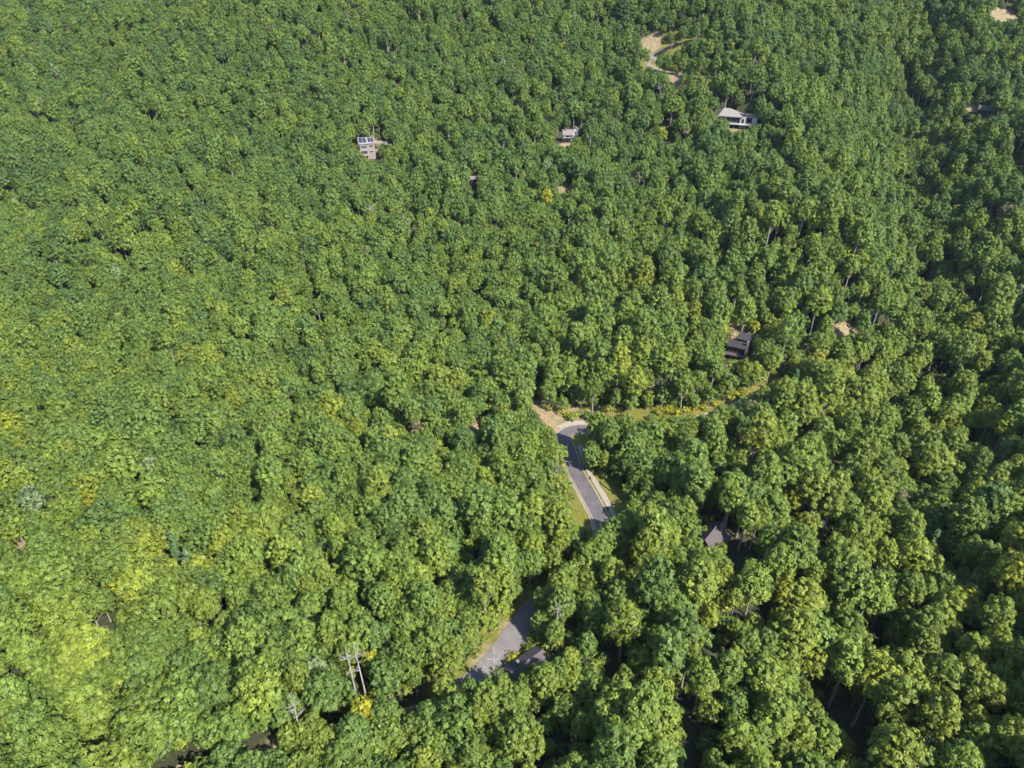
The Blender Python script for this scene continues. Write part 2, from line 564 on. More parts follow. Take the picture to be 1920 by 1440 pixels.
def broad(name, seed, Rr, top, base, nb, br, leaf=0.34, dens=1.0, sparse=1.0, lean=0.0, pts=1.0, mat_=None, lobes=0):
    r = np.random.default_rng(seed)
    cz = base + (top - base) * 0.45
    up, dn = top - cz, cz - base
    # main masses of the crown, kept apart from one another
    cen, rad = [], []
    lob = unit(r.normal(size=(max(lobes, 1), 3)) * (1, 1, 0.5))
    for _ in range(4000):
        if len(cen) >= nb:
            break
        d = unit(r.normal(size=3))
        if d[2] < -0.55:
            continue
        rr = r.uniform(*br)
        q = r.uniform(0.55, 1.0) ** 0.6 if r.random() < 0.8 else r.uniform(0.2, 0.6)
        k = 1.0 + (0.28 * max(0, (lob @ d).max() - 0.2) - 0.12 if lobes else 0)
        k *= 1 + 0.1 * r.normal()
        w = (1 - max(d[2], 0) ** 2 * (1 - pts))
        c = np.array([d[0] * (Rr - rr * 0.6) * k * q * w, d[1] * (Rr - rr * 0.6) * k * q * w, cz + d[2] * ((up if d[2] > 0 else dn) - rr * 0.5) * q])
        c[0] += lean * (c[2] - base) / (top - base)
        if all(np.linalg.norm((c - e) * (1, 1, 0.9)) > 0.62 * (rr + f) for e, f in zip(cen, rad)):
            cen.append(c)
            rad.append(rr)
    P, N, S, LV = [], [], [], []
    for c, rr in zip(cen, rad):
        nl = int(72 * rr * rr * dens * sparse)
        nsub = max(5, int(5.5 * rr * rr))
        sub = unit(r.normal(size=(nsub, 3)) + (0, 0, 0.35))
        srad = r.uniform(0.75, 1.15, nsub)
        which = r.integers(0, nsub, nl)
        d = unit(sub[which] + r.normal(size=(nl, 3)) * 0.26)
        ok = d[:, 2] > -0.6
        d, which = d[ok], which[ok]
        nl = len(d)
        p = c + d * (rr * srad[which] * (r.uniform(0.82, 1.06, nl) + (r.random(nl) < 0.09) * r.uniform(0.05, 0.4, nl)))[:, None]
        out = unit(p - np.array([c[0] * 0.3, c[1] * 0.3, cz - 1]))
        nn = unit(d * 0.9 + sub[which] * 0.5 + out * 0.35 + np.array([0, 0, 0.45]) + r.normal(size=(nl, 3)) * 0.33)
        P.append(p)
        N.append(nn)
        S.append(r.uniform(0.75, 1.35, nl) * leaf * 0.82)
        LV.append(np.clip(0.5 + (r.random(nsub)[which] - 0.5) * 0.6 + (r.random(nl) - 0.5) * 0.6 + r.normal() * 0.08, 0, 1))
    P, N, S, LV = map(np.concatenate, (P, N, S, LV))
    V, F = leaves(P, N, S, r)
    # trunk with limbs reaching into the masses
    tp = np.array([[0, 0, -1.2], [0.0, 0.05, base * 0.5], [lean * 0.1, 0.0, base * 1.0], [lean * 0.5, 0.1, cz], [lean * 0.8, 0, cz + up * 0.55]])
    tr = np.array([0.42, 0.30, 0.25, 0.17, 0.06]) * (top / 20.0)
    parts = [tube(tp, tr, 7)]
    order = r.permutation(len(cen))[:12]
    for i in order:
        z0 = r.uniform(base * 0.75, cz + up * 0.2)
        z0 = min(z0, cen[i][2] - 0.3)
        if z0 > base * 0.5:
            parts.append(limb(np.array([lean * 0.3, 0, z0]), cen[i], 0.12 * top / 20, 0.04, r))
    TV, TF = stack(parts)
    KINDS[name] = dict(crown=(V, F, LV), trunk=(TV, TF), R=Rr, top=top, base=base, cz=cz, mat=mat_ or M_LEAF)


def conifer(name, seed, Rr, top, base):
    r = np.random.default_rng(seed)
    P, N, S = [], [], []
    z = base
    parts = [tube(np.array([[0, 0, -1], [0, 0, top * 0.5], [0, 0, top]]), np.array([0.3, 0.2, 0.04]), 6)]
    while z < top - 0.5:
        f = 1 - (z - base) / (top - base)
        L = Rr * (0.25 + 0.75 * f ** 0.8)
        for k in range(6):
            a = r.uniform(0, 6.283)
            l = L * r.uniform(0.65, 1.1)
            m_ = int(16 * l) + 4
            t = r.uniform(0.12, 1, m_)
            w = r.normal(size=m_) * 0.16 * l
            dirv = np.array([math.cos(a), math.sin(a), 0])
            side = np.array([-math.sin(a), math.cos(a), 0])
            p = dirv * (t * l)[:, None] + side * (w * (1 - 0.5 * t))[:, None]
            p[:, 2] = z - 0.12 * t * l + r.normal(size=m_) * 0.12
            P.append(p)
            N.append(np.array([0, 0, 1.0]) + dirv * 0.35 + r.normal(size=(m_, 3)) * 0.3)
            S.append(r.uniform(0.22, 0.42, m_))
            parts.append(limb(np.array([0, 0, z]), np.array([math.cos(a) * l * 0.8, math.sin(a) * l * 0.8, z - 0.1 * l]), 0.06, 0.02, r, 0.03, 2))
        z += r.uniform(0.55, 0.95)
    P, N, S = map(np.concatenate, (P, N, S))
    V, F = leaves(P, N, S, r)
    KINDS[name] = dict(crown=(V, F, r.random(len(P))), trunk=stack(parts), R=Rr, top=top, base=base, cz=(top + base) / 2, mat=M_NEEDLE)


def dead(name, seed, top, spread, nlimb):
    r = np.random.default_rng(seed)
    lean = r.normal() * 0.6
    parts = [tube(np.array([[0, 0, -1], [0.1, 0, top * 0.35], [lean * 0.4, 0.1, top * 0.7], [lean, 0, top]]), np.array([0.26, 0.19, 0.12, 0.04]), 7)]
    for _ in range(nlimb):
        z0 = top * r.uniform(0.38, 0.9)
        a = r.uniform(0, 6.283)
        L = spread * r.uniform(0.5, 1.0) * (1.25 - z0 / top * 0.7)
        p0 = np.array([lean * 0.5 * z0 / top, 0, z0])
        p1 = p0 + np.array([math.cos(a) * L, math.sin(a) * L, L * r.uniform(0.5, 1.1)])
        parts.append(limb(p0, p1, 0.09, 0.025, r, 0.1))
        for _k in range(7):
            t = r.uniform(0.35, 0.9)
            q0 = p0 + (p1 - p0) * t
            q1 = q0 + unit(r.normal(size=3) + (p1 - p0) * 0.3 + (0, 0, 0.7)) * L * r.uniform(0.3, 0.55)
            parts.append(limb(q0, q1, 0.035, 0.012, r, 0.08, 2))
    KINDS[name] = dict(crown=None, trunk=stack(parts), R=spread, top=top, base=top * 0.4, cz=top * 0.7, mat=None)


broad('oak_a', 11, 5.3, 19.0, 5.5, 74, (1.1, 2.0), lobes=4)
broad('oak_b', 12, 5.7, 18.0, 5.0, 80, (1.1, 2.1), lobes=5)
broad('oak_c', 13, 4.7, 20.0, 5.5, 70, (1.0, 1.9), lobes=3, pts=0.9)
broad('oak_d', 14, 5.2, 18.5, 5.0, 70, (1.1, 2.2), lobes=6, lean=0.8)
broad('oak_e', 15, 4.4, 17.0, 5.0, 52, (1.2, 2.4), lobes=3)
broad('oak_f', 16, 5.6, 21.0, 7.0, 84, (0.9, 1.7), lobes=7, lean=-0.6)
broad('maple_a', 21, 4.3, 16.5, 3.5, 60, (1.0, 1.7), pts=0.85, leaf=0.31)
broad('maple_b', 22, 3.8, 15.5, 3.0, 54, (0.9, 1.6), pts=0.8, leaf=0.30)
broad('poplar_a', 31, 4.7, 24.0, 8.5, 72, (1.0, 1.75), pts=0.7, lobes=5, leaf=0.36)
broad('poplar_b', 32, 4.2, 24.0, 9.5, 60, (0.95, 1.7), pts=0.65, lobes=4, leaf=0.36, lean=-0.7)
broad('poplar_c', 33, 5.2, 22.5, 7.0, 76, (1.1, 1.8), pts=0.75, lobes=6, leaf=0.38)
broad('thin_tree', 41, 4.0, 20.0, 10.0, 26, (0.9, 1.6), sparse=0.75, lobes=5)
broad('pale_tree', 51, 3.9, 17.0, 7.5, 44, (1.0, 1.6), mat_=M_PALE, lobes=4)
broad('dry_tree', 52, 3.8, 17.0, 8.0, 34, (0.9, 1.5), sparse=0.8, mat_=M_DRY, lobes=4)
broad('young_tree', 61, 2.4, 9.0, 1.8, 26, (0.7, 1.2), pts=0.75, leaf=0.28)
broad('shrub', 62, 1.7, 2.9, 0.1, 13, (0.6, 1.0), leaf=0.25)
conifer('hemlock', 71, 3.3, 20.0, 3.0)
dead('bare_tree_a', 81, 18.0, 4.2, 9)
dead('bare_tree_b', 82, 20.0, 3.2, 7)
dead('bare_tree_c', 83, 15.0, 5.0, 13)
CANOPY = ['oak_a', 'oak_b', 'oak_c', 'oak_d', 'maple_a', 'maple_b', 'poplar_a', 'poplar_b', 'poplar_c', 'thin_tree', 'pale_tree', 'dry_tree', 'hemlock', 'young_tree', 'shrub']

MESH = {}
for k, d in KINDS.items():
    if d['crown']:
        MESH[k, 'crown'] = np_mesh(k + '_crown', d['crown'][0], d['crown'][1], [d['mat']], lv=d['crown'][2])
        TV, TF = d['trunk']
        V = np.concatenate([d['crown'][0], TV])
        F = np.concatenate([d['crown'][1], TF + len(d['crown'][0])])
        mi = np.concatenate([np.zeros(len(d['crown'][1])), np.ones(len(TF))])
        MESH[k, 'whole'] = np_mesh(k + '_whole', V, F, [d['mat'], M_BARK], mi=mi, lv=np.concatenate([d['crown'][2], np.full(len(TF), 0.5)]))
    MESH[k, 'trunk'] = np_mesh(k + '_trunk', d['trunk'][0], d['trunk'][1], [M_BARK if d['crown'] else M_DEAD], smooth=True)

# ------------------------------------------------------------------ where the trees stand
# openings that stay visible from the camera's side: pixel segment and half-width in pixels
SEEN = [(668, 1245, 680, 1310, 7), (1033, 792, 1085, 803, 7), (1072, 868, 1128, 962, 13), (1112, 888, 1158, 938, 17), (1060, 800, 1078, 868, 7), (1028, 788, 1095, 806, 9), (1072, 940, 1090, 985, 9), (1075, 770, 1035, 775, 9),
        (972, 1185, 915, 1255, 15), (940, 1205, 925, 1235, 12), (1002, 1128, 985, 1160, 5), (958, 1266, 1012, 1234, 16),
        (1303, 1022, 1332, 1020, 7), (1350, 985, 1395, 1040, 16), (1375, 640, 1400, 650, 8), (1362, 662, 1398, 665, 9), (1385, 622, 1410, 625, 4),
        (1355, 215, 1412, 226, 11), (1398, 238, 1372, 242, 7), (680, 275, 703, 294, 11), (715, 270, 724, 270, 3), (1052, 252, 1086, 246, 11), (1048, 266, 1064, 268, 7),
        (1238, 94, 1222, 104, 6), (1218, 120, 1228, 128, 4), (1210, 85, 1232, 82, 7), (1262, 152, 1270, 152, 5), (889, 330, 890, 352, 4), (1055, 356, 1062, 357, 6),
        (1868, 30, 1900, 30, 8), (1830, 204, 1856, 210, 10), (1815, 202, 1818, 206, 5), (1768, 268, 1774, 271, 4), (895, 796, 890, 806, 5), (1570, 622, 1598, 614, 6),
        (1310, 768, 1250, 772, 6), (1370, 745, 1400, 733, 5), (1100, 768, 1200, 772, 5), (1200, 773, 1320, 767, 6), (1320, 764, 1400, 735, 6), (1400, 735, 1460, 697, 4), (1007, 715, 1005, 755, 5), (40, 1005, 35, 1045, 5), (1500, 650, 1520, 655, 4),
        ]
# shady gaps in the canopy
GAPS = [(1330, 965, 1345, 985, 16), (1395, 1010, 1380, 1050, 10), (1290, 1330, 1280, 1390, 14), (1050, 1370, 1060, 1400, 14), (1545, 1290, 1600, 1350, 22), (1610, 1330, 1620, 1420, 14),
        (1700, 130, 1705, 175, 7), (1720, 190, 1730, 200, 9), (1908, 280, 1915, 310, 14), (1440, 1130, 1430, 1160, 8), (1780, 700, 1750, 690, 12), (1860, 830, 1830, 820, 12),
        (1250, 225, 1255, 260, 9), (705, 255, 712, 245, 6), (884, 335, 890, 350, 5), 
        (1000, 1100, 1010, 1090, 8), (1545, 985, 1540, 1010, 12), (1620, 1170, 1640, 1190, 10), (1740, 510, 1735, 520, 9), (1830, 540, 1820, 560, 9), (1520, 600, 1530, 615, 8),
        (1640, 598, 1650, 600, 10), (1360, 1200, 1330, 1220, 8), (1150, 1225, 1170, 1240, 9), (1330, 1370, 1310, 1400, 12), (280, 210, 285, 225, 5), (1860, 395, 1865, 400, 8), (1080, 1180, 1060, 1210, 6)]
# spots the sun reaches: no crown stands in the way of the light
SUNNY = [(1118, 895), (1145, 925), (1160, 940), (1055, 790), (1072, 800), (1375, 228), (1058, 254), (688, 290), (1230, 772), (1330, 760), (1360, 750), (1410, 730), (1150, 770), (1190, 772), (1450, 700), (1040, 793), (1050, 800), (1095, 905), (1105, 920), (1118, 938), (1088, 890), (1135, 915), (1150, 935), (1125, 900), (1080, 960), (1075, 945), (965, 1198), (950, 1215), (935, 1235), (922, 1250), (940, 1205), (925, 1228),
         (1070, 775), (1045, 780), (1100, 770), (970, 1265), (960, 1260), (1320, 1018), (690, 285), (695, 295), (1062, 250), (1080, 246), (1368, 215), (1390, 222), (1238, 95), (1225, 103), (1220, 122),
         (1215, 85), (1225, 85), (1265, 152), (1058, 357), (1880, 30), (1590, 618), (895, 800), (1300, 768), (1265, 770), (1385, 740), (1385, 622), (1378, 636), (1060, 268), (722, 270), (520, 1405), (1290, 785), (40, 1020), (1816, 204), (1770, 269)]
sunny_pts = []
for q in SUNNY:
    h = hit(*q)
    sunny_pts.append((h[0], h[1], h[2] + 1.0))
sunny_pts = np.array(sunny_pts)
SL = -np.array(SUN)
cap = []
for x0, y0, x1, y1, r_ in SEEN + GAPS:
    h = hit((x0 + x1) / 2, (y0 + y1) / 2)
    cap.append((x0, y0, x1, y1, r_, project(*h)[2]))
road_xy = [(l, hw + (0.6 if l is TRACK else 2.4)) for l, hw in ROADS]
open_xy = [(*hit(px, py)[:2], r_ * 0.9) for px, py, r_, k in OPEN]
pad_xy = [(v[0], v[1] + 3, v[3] * 0.8) for v in PADS.values()]


def blocked(x, y, z, Rr, cz, half, soft=1.0, low=False):
    """would a tree here stand in a road, a yard, a line of sight or a patch of sun?"""
    px, py, dep = project(x, y, z + cz)
    f = FPX / dep
    rp = Rr * f * 0.8 * soft
    hp = half * f * 0.8 * soft
    for x0, y0, x1, y1, r_, cdp in (cap[:len(SEEN)] if low else cap):
        if dep > cdp + 3:
            continue
        dx, dy = x1 - x0, y1 - y0
        t = max(0.0, min(1.0, ((px - x0) * dx + (py - y0) * dy) / (dx * dx + dy * dy + 1e-6)))
        ex, ey = px - x0 - t * dx, py - y0 - t * dy
        if (ex / (rp + r_)) ** 2 + (ey / (hp + r_)) ** 2 < 1:
            return True
    if low:
        return False
    c = np.array([x, y, z + cz])
    v = c - sunny_pts
    t = v @ SL
    perp = np.linalg.norm(v - t[:, None] * SL, axis=1)
    return bool(((t > 0) & (t < 60) & (perp < (0.5 * (Rr + half) + 0.6) * soft)).any())


def in_open(x, y, grow=0.0):
    bad = np.zeros(len(x), bool)
    for l, w in road_xy[1:] + [(MAIN[i_dim:i_l0], road_xy[0][1]), (MAIN[i_l0:i_l1], 3.4), (MAIN[i_l1:], road_xy[0][1]), (MAIN[:i_dim], 2.0)]:
        d, _ = seg_dist(x, y, l)
        bad |= d < w + grow
    for cx, cy, r_ in open_xy + pad_xy:
        bad |= np.hypot(x - cx, y - cy) < r_ + grow
    return bad


def frame_margin(x, y):
    """inside the view or a margin round it"""
    px, py, dep = project(x, y, ground(x, y) + 12)
    return (px > -420) & (px < 2340) & (py < 1900) & (y < 735)


N_C = 280000
cy_ = 20 + 715 * rng.random(N_C)
cx_ = rng.uniform(-1, 1, N_C) * (130 + 0.95 * cy_)
keep = frame_margin(cx_, cy_) & ~in_open(cx_, cy_, 0.5)
cx_, cy_ = cx_[keep], cy_[keep]
cz_ = ground(cx_, cy_)
side = np.array([(p[0] - CX) for p in np.column_stack(project(cx_, cy_, cz_)[:2])])
low_right = smoothstep(-150, 350, side) * smoothstep(420, 250, cy_)
spacing = 3.35 + 1.35 * low_right + 0.8 * waves(cx_, cy_, 60, 77)
cell = {}
trees = []
tone = 0.5 + 0.5 * waves(cx_, cy_, 70, 12)
tone2 = 0.5 + 0.5 * waves(cx_, cy_, 28, 14)
gul, _ = seg_dist(cx_, cy_, GULLY)
for i in range(len(cx_)):
    x, y = cx_[i], cy_[i]
    s = spacing[i]
    key = (int(x // 7), int(y // 7))
    ok = True
    for a in (-1, 0, 1):
        for b_ in (-1, 0, 1):
            for (qx, qy, qs) in cell.get((key[0] + a, key[1] + b_), ()):
                if (qx - x) ** 2 + (qy - y) ** 2 < (0.5 * (s + qs)) ** 2:
                    ok = False
    if not ok:
        continue
    lr = low_right[i]
    u = random.random()
    pop = 0.16 + 0.5 * lr + 0.2 * max(0, 1 - gul[i] / 40)
    if u < pop:
        k = random.choice(('poplar_a', 'poplar_b', 'poplar_c'))
    elif u < pop + 0.004:
        k = 'hemlock'
    elif u < pop + 0.03:
        k = 'thin_tree'
    elif u < pop + 0.036:
        k = 'pale_tree'
    elif u < pop + 0.044:
        k = 'dry_tree'
    elif u < pop + 0.26:
        k = random.choice(('maple_a', 'maple_b'))
    else:
        k = random.choice(('oak_a', 'oak_b', 'oak_c', 'oak_d', 'oak_e', 'oak_f'))
    d = KINDS[k]
    sc = 0.57 * random.gauss(1.0, 0.22) * (1.0 + 0.04 * lr) * (0.5 + 0.5 * s / 3.35)
    sc = max(0.34, min(1.05, sc))
    sz = sc * random.uniform(0.9, 1.25)
    z = float(cz_[i])
    done = False
    for shrink in (1.0, 0.72):
        if not blocked(x, y, z, d['R'] * sc * shrink, d['cz'] * sz * shrink, (d['top'] - d['base']) / 2 * sz * shrink):
            sc, sz, done = sc * shrink, sz * shrink, True
            break
    if not done:
        continue
    cell.setdefault(key, []).append((x, y, s))
    t_ = 0.20 + 0.30 * tone[i] + 0.20 * tone2[i] + random.gauss(0, 0.085) + 0.06 * lr - 0.11 * float(smoothstep(200, 430, y))
    if k.startswith('poplar'):
        t_ += 0.08
    if k.startswith('maple'):
        t_ += random.choice((0, 0, 0, 0.08, 0.16))
    trees.append([k, x, y, z, random.uniform(0, 6.283), sc, sz, min(0.95, max(0.02, t_)), random.uniform(0.85, 1.18), random.gauss(0, 0.03), random.gauss(0, 0.03)])

# particular trees the photograph shows: pixel of the crown's middle, kind, size, tint, brightness
PLACED = [(1152, 1006, 'poplar_c', 0.75, 0.5, 1.05), (1118, 1034, 'poplar_a', 0.70, 0.45, 1.0), (1088, 1062, 'oak_f', 0.66, 0.5, 1.0), (1060, 1090, 'poplar_c', 0.62, 0.55, 1.0), (1036, 1112, 'maple_a', 0.62, 0.6, 1.0), (1180, 985, 'oak_d', 0.70, 0.4, 1.0), (680, 1345, 'maple_b', 0.80, 0.93, 1.2), (1012, 1292, 'maple_a', 0.55, 0.5, 1.0), (975, 1305, 'oak_c', 0.53, 0.55, 1.0), (1048, 1262, 'poplar_b', 0.55, 0.5, 1.0), (1000, 1262, 'young_tree', 0.79, 0.6, 1.0), (1300, 1052, 'oak_a', 0.55, 0.5, 1.0), (1338, 1062, 'oak_c', 0.55, 0.55, 1.0), (1318, 1040, 'young_tree', 0.88, 0.5, 1.0), (835, 1355, 'young_tree', 1.06, 0.85, 1.1), (930, 1345, 'maple_b', 0.57, 0.86, 1.1), (932, 745, 'young_tree', 0.70, 0.9, 1.2), (700, 1245, 'maple_a', 0.62, 0.84, 1.1),
          (285, 880, 'pale_tree', 0.75, 0.55, 1.1), (280, 1030, 'maple_a', 0.79, 0.76, 1.0), (250, 1100, 'oak_c', 0.62, 0.74, 1.0), (1025, 655, 'young_tree', 0.70, 0.85, 1.1),
          (330, 1290, 'maple_a', 0.75, 0.78, 1.0), (1240, 255, 'maple_a', 0.79, 0.8, 1.1), (1440, 345, 'maple_b', 0.62, 0.88, 1.1)]
PLACED += [(1135, 1018, 'poplar_b', 0.7, 0.5, 1.0), (1100, 1050, 'poplar_c', 0.7, 0.55, 1.05), (1072, 1078, 'maple_a', 0.75, 0.5, 1.0), (1048, 1100, 'poplar_a', 0.66, 0.6, 1.0), (1022, 1128, 'oak_c', 0.6, 0.5, 1.0), (1022, 1275, 'poplar_c', 0.6, 0.6, 1.0), (990, 1285, 'maple_b', 0.6, 0.55, 1.0),
           (942, 1292, 'oak_c', 0.5, 0.6, 1.0), (1296, 1030, 'oak_a', 0.6, 0.5, 1.0), (1312, 1055, 'poplar_b', 0.6, 0.5, 1.0), (1330, 1048, 'young_tree', 0.9, 0.6, 1.0), (545, 1385, 'maple_a', 0.6, 0.6, 1.0), (585, 1375, 'oak_a', 0.6, 0.6, 1.0), (610, 1395, 'oak_c', 0.6, 0.6, 1.0)]
for px, py, k, s, t_, v_ in PLACED:
    x, y, _ = hit(px, py, KINDS[k]['cz'] * s)
    trees = [t for t in trees if math.hypot(t[1] - x, t[2] - y) > max(2.4, 0.95 * KINDS[k]['R'] * s)]
    trees.append([k, x, y, float(ground(x, y)), random.uniform(0, 6.28), s, s, t_, v_, 0, 0])

# young growth and shrubs in the gaps, along the road and on the banks
N_U = 60000
ux = rng.uniform(-1, 1, N_U)
uy = 20 + 600 * rng.random(N_U)
ux = ux * (110 + 0.8 * uy)
dm, _ = seg_dist(ux, uy, MAIN)
du, _ = seg_dist(ux, uy, TRACK)
nearroad = np.minimum(dm, du)
bank = np.zeros(N_U)
for cx, cy, r_ in open_xy + pad_xy:
    bank = np.maximum(bank, 1 - smoothstep(0, 10, np.abs(np.hypot(ux - cx, uy - cy) - r_)))
w = 0.34 + 0.5 * np.exp(-((nearroad - 8) / 5) ** 2) + 0.4 * bank
w = np.where(in_open(ux, uy, 0.0) & (w < 0.6), w * 0.25, w)
keep = (rng.random(N_U) < w) & frame_margin(ux, uy) & (dm > 4.6) & (du > 2.6)
ux, uy = ux[keep], uy[keep]
uz = ground(ux, uy)
shrubs = []
for i in range(len(ux)):
    k = 'young_tree' if random.random() < 0.42 else 'shrub'
    s = random.uniform(0.6, 1.25)
    d = KINDS[k]
    if blocked(ux[i], uy[i], float(uz[i]), d['R'] * s, d['cz'] * s, (d['top'] - d['base']) / 2 * s, 0.6, k == 'shrub'):
        continue
    t_ = random.uniform(0.3, 0.68) + (0.2 if random.random() < 0.12 else 0)
    shrubs.append([k, float(ux[i]), float(uy[i]), float(uz[i]), random.uniform(0, 6.28), s, s * random.uniform(0.8, 1.2), min(t_, 0.97), random.uniform(0.9, 1.2), 0, 0])
# ------------------------------------------------------------------ houses
def paint(name, col, rough=0.7, var=0.12, scale=0.8, bump=0.0):
    return simple(name, col, rough, var, scale, bump)


M_WALL_A = paint('beige_siding', (0.16, 0.135, 0.122))
M_WALL_W = paint('white_siding', (0.26, 0.25, 0.245))
M_WALL_D = paint('dark_siding', (0.020, 0.019, 0.022))
M_WALL_M = paint('grey_brown_siding', (0.06, 0.05, 0.05))
M_ROOF_P = paint('pale_roof', (0.145, 0.135, 0.135), 0.8, 0.1, 1.5, 0.2)
M_ROOF_T = paint('tan_roof', (0.135, 0.125, 0.115), 0.85, 0.12, 1.5, 0.3)
M_ROOF_B = paint('brown_grey_roof', (0.115, 0.095, 0.092), 0.85, 0.15, 1.5, 0.3)
M_ROOF_M = paint('mauve_shingle_roof', (0.056, 0.047, 0.050), 0.88, 0.18, 1.8, 0.4)
M_ROOF_D = paint('black_roof', (0.022, 0.020, 0.024), 0.7, 0.2, 1.5, 0.3)
M_WOOD = paint('red_brown_timber', (0.10, 0.052, 0.036), 0.8, 0.3, 2.0, 0.2)
M_TRIM = paint('white_trim', (0.26, 0.25, 0.24), 0.6, 0.06)
M_STONE = paint('grey_stone', (0.11, 0.10, 0.095), 0.9, 0.35, 2.5, 0.5)
M_PLAST = paint('black_plastic', (0.012, 0.012, 0.012), 0.5, 0.1)
mg, ng, bg = mat('window_glass')
bg.inputs['Base Color'].default_value = (0.012, 0.015, 0.02, 1)
bg.inputs['Roughness'].default_value = 0.08
bg.inputs['Specular IOR Level'].default_value = 0.6
M_GLASS = mg
mp_, np_, bp_ = mat('solar_panel')
bp_.inputs['Base Color'].default_value = (0.02, 0.022, 0.04, 1)
bp_.inputs['Roughness'].default_value = 0.25
M_SOLAR = mp_


def poly_obj(name, V, F, material, parent):
    me = bpy.data.meshes.new(name)
    me.from_pydata([tuple(map(float, v)) for v in V], [], F)
    me.materials.append(material)
    me.update()
    return link(bpy.data.objects.new(name, me), parent)


BOXF = [(0, 3, 2, 1), (4, 5, 6, 7), (0, 1, 5, 4), (1, 2, 6, 5), (2, 3, 7, 6), (3, 0, 4, 7)]


def boxv(x0, x1, y0, y1, z0, z1):
    return [(x0, y0, z0), (x1, y0, z0), (x1, y1, z0), (x0, y1, z0), (x0, y0, z1), (x1, y0, z1), (x1, y1, z1), (x0, y1, z1)]


def box(name, x0, x1, y0, y1, z0, z1, material, parent):
    return poly_obj(name, boxv(x0, x1, y0, y1, z0, z1), BOXF, material, parent)


def boxes(name, lst, material, parent):
    V, F = [], []
    for b_ in lst:
        F += [tuple(i + len(V) for i in f) for f in BOXF]
        V += boxv(*b_)
    return poly_obj(name, V, F, material, parent)


def window(parent, x0, x1, z0, z1, y, trim=None, bars=1):
    """window in a front wall standing at depth y: frame proud of the wall, pane set back inside it"""
    t = 0.12
    fr = [(x0, x1, y - 0.08, y - 0.002, z0, z0 + t), (x0, x1, y - 0.08, y - 0.002, z1 - t, z1), (x0, x0 + t, y - 0.08, y - 0.002, z0 + t, z1 - t), (x1 - t, x1, y - 0.08, y - 0.002, z0 + t, z1 - t)]
    for k in range(1, bars + 1):
        xm = x0 + (x1 - x0) * k / (bars + 1)
        fr.append((xm - 0.04, xm + 0.04, y - 0.07, y - 0.003, z0 + t, z1 - t))
    f = boxes('window', fr, trim or M_TRIM, parent)
    box('pane', x0 + t, x1 - t, y - 0.03, y - 0.004, z0 + t, z1 - t, M_GLASS, f)
    return f


def gable(name, x0, x1, y0, y1, ze, zr, material, parent, along='x', th=0.22, over=0.5):
    """two pitched roof slabs with thickness, ridge along x or y"""
    if along == 'x':
        ym = (y0 + y1) / 2
        k = (zr - ze) / (ym - y0)
        a = [(x, y, z) for x in (x0 - over, x1 + over) for y, z in ((y0 - over, ze - k * over), (ym, zr), (y1 + over, ze - k * over))]
    else:
        xm = (x0 + x1) / 2
        k = (zr - ze) / (xm - x0)
        a = [(x, y, z) for y in (y0 - over, y1 + over) for x, z in ((x0 - over, ze - k * over), (xm, zr), (x1 + over, ze - k * over))]
    V = [(x, y, z + th) for x, y, z in a] + a
    F = [(0, 3, 4, 1), (1, 4, 5, 2), (6, 7, 10, 9), (7, 8, 11, 10), (0, 1, 7, 6), (1, 2, 8, 7), (3, 9, 10, 4), (4, 10, 11, 5), (0, 6, 9, 3), (2, 5, 11, 8)]
    return poly_obj(name, V, F, material, parent)


def gable_walls(x0, x1, y0, y1, z0, ze, zr, material, parent, along='x', name='wall'):
    if along == 'x':
        ym = (y0 + y1) / 2
        V = boxv(x0, x1, y0, y1, z0, ze) + [(x0, ym, zr - 0.01), (x1, ym, zr - 0.01)]
        F = [(0, 3, 2, 1), (0, 1, 5, 4), (2, 3, 7, 6), (1, 2, 6, 9, 5), (3, 0, 4, 8, 7), (4, 5, 9, 8), (6, 7, 8, 9)]
    else:
        xm = (x0 + x1) / 2
        V = boxv(x0, x1, y0, y1, z0, ze) + [(xm, y0, zr - 0.01), (xm, y1, zr - 0.01)]
        F = [(0, 3, 2, 1), (1, 2, 6, 5), (3, 0, 4, 7), (0, 1, 5, 8, 4), (2, 3, 7, 9, 6), (5, 6, 9, 8), (7, 4, 8, 9)]
    return poly_obj(name, V, F, material, parent)


def house(name, key, label, yaw=0.0, dx=0.0, dy=0.0):
    hx, hy, hz, _ = PADS[key]
    e = bpy.data.objects.new(name, None)
    link(e)
    a = math.atan2(hx, hy)
    e.location = (hx + dx, hy + dy, hz)
    e.rotation_euler = (0, 0, -a + R(yaw))
    e['label'] = label
    e['category'] = 'house'
    return e


def railing(parent, x0, x1, y, z0, material, n_=8):
    return boxes('railing', [(x0, x1, y, y + 0.08, z0 + 0.95, z0 + 1.05), (x0, x1, y, y + 0.08, z0 + 0.12, z0 + 0.2)]
                 + [(x - 0.05, x + 0.05, y, y + 0.08, z0, z0 + 0.95) for x in np.linspace(x0 + 0.05, x1 - 0.05, n_)], material, parent)


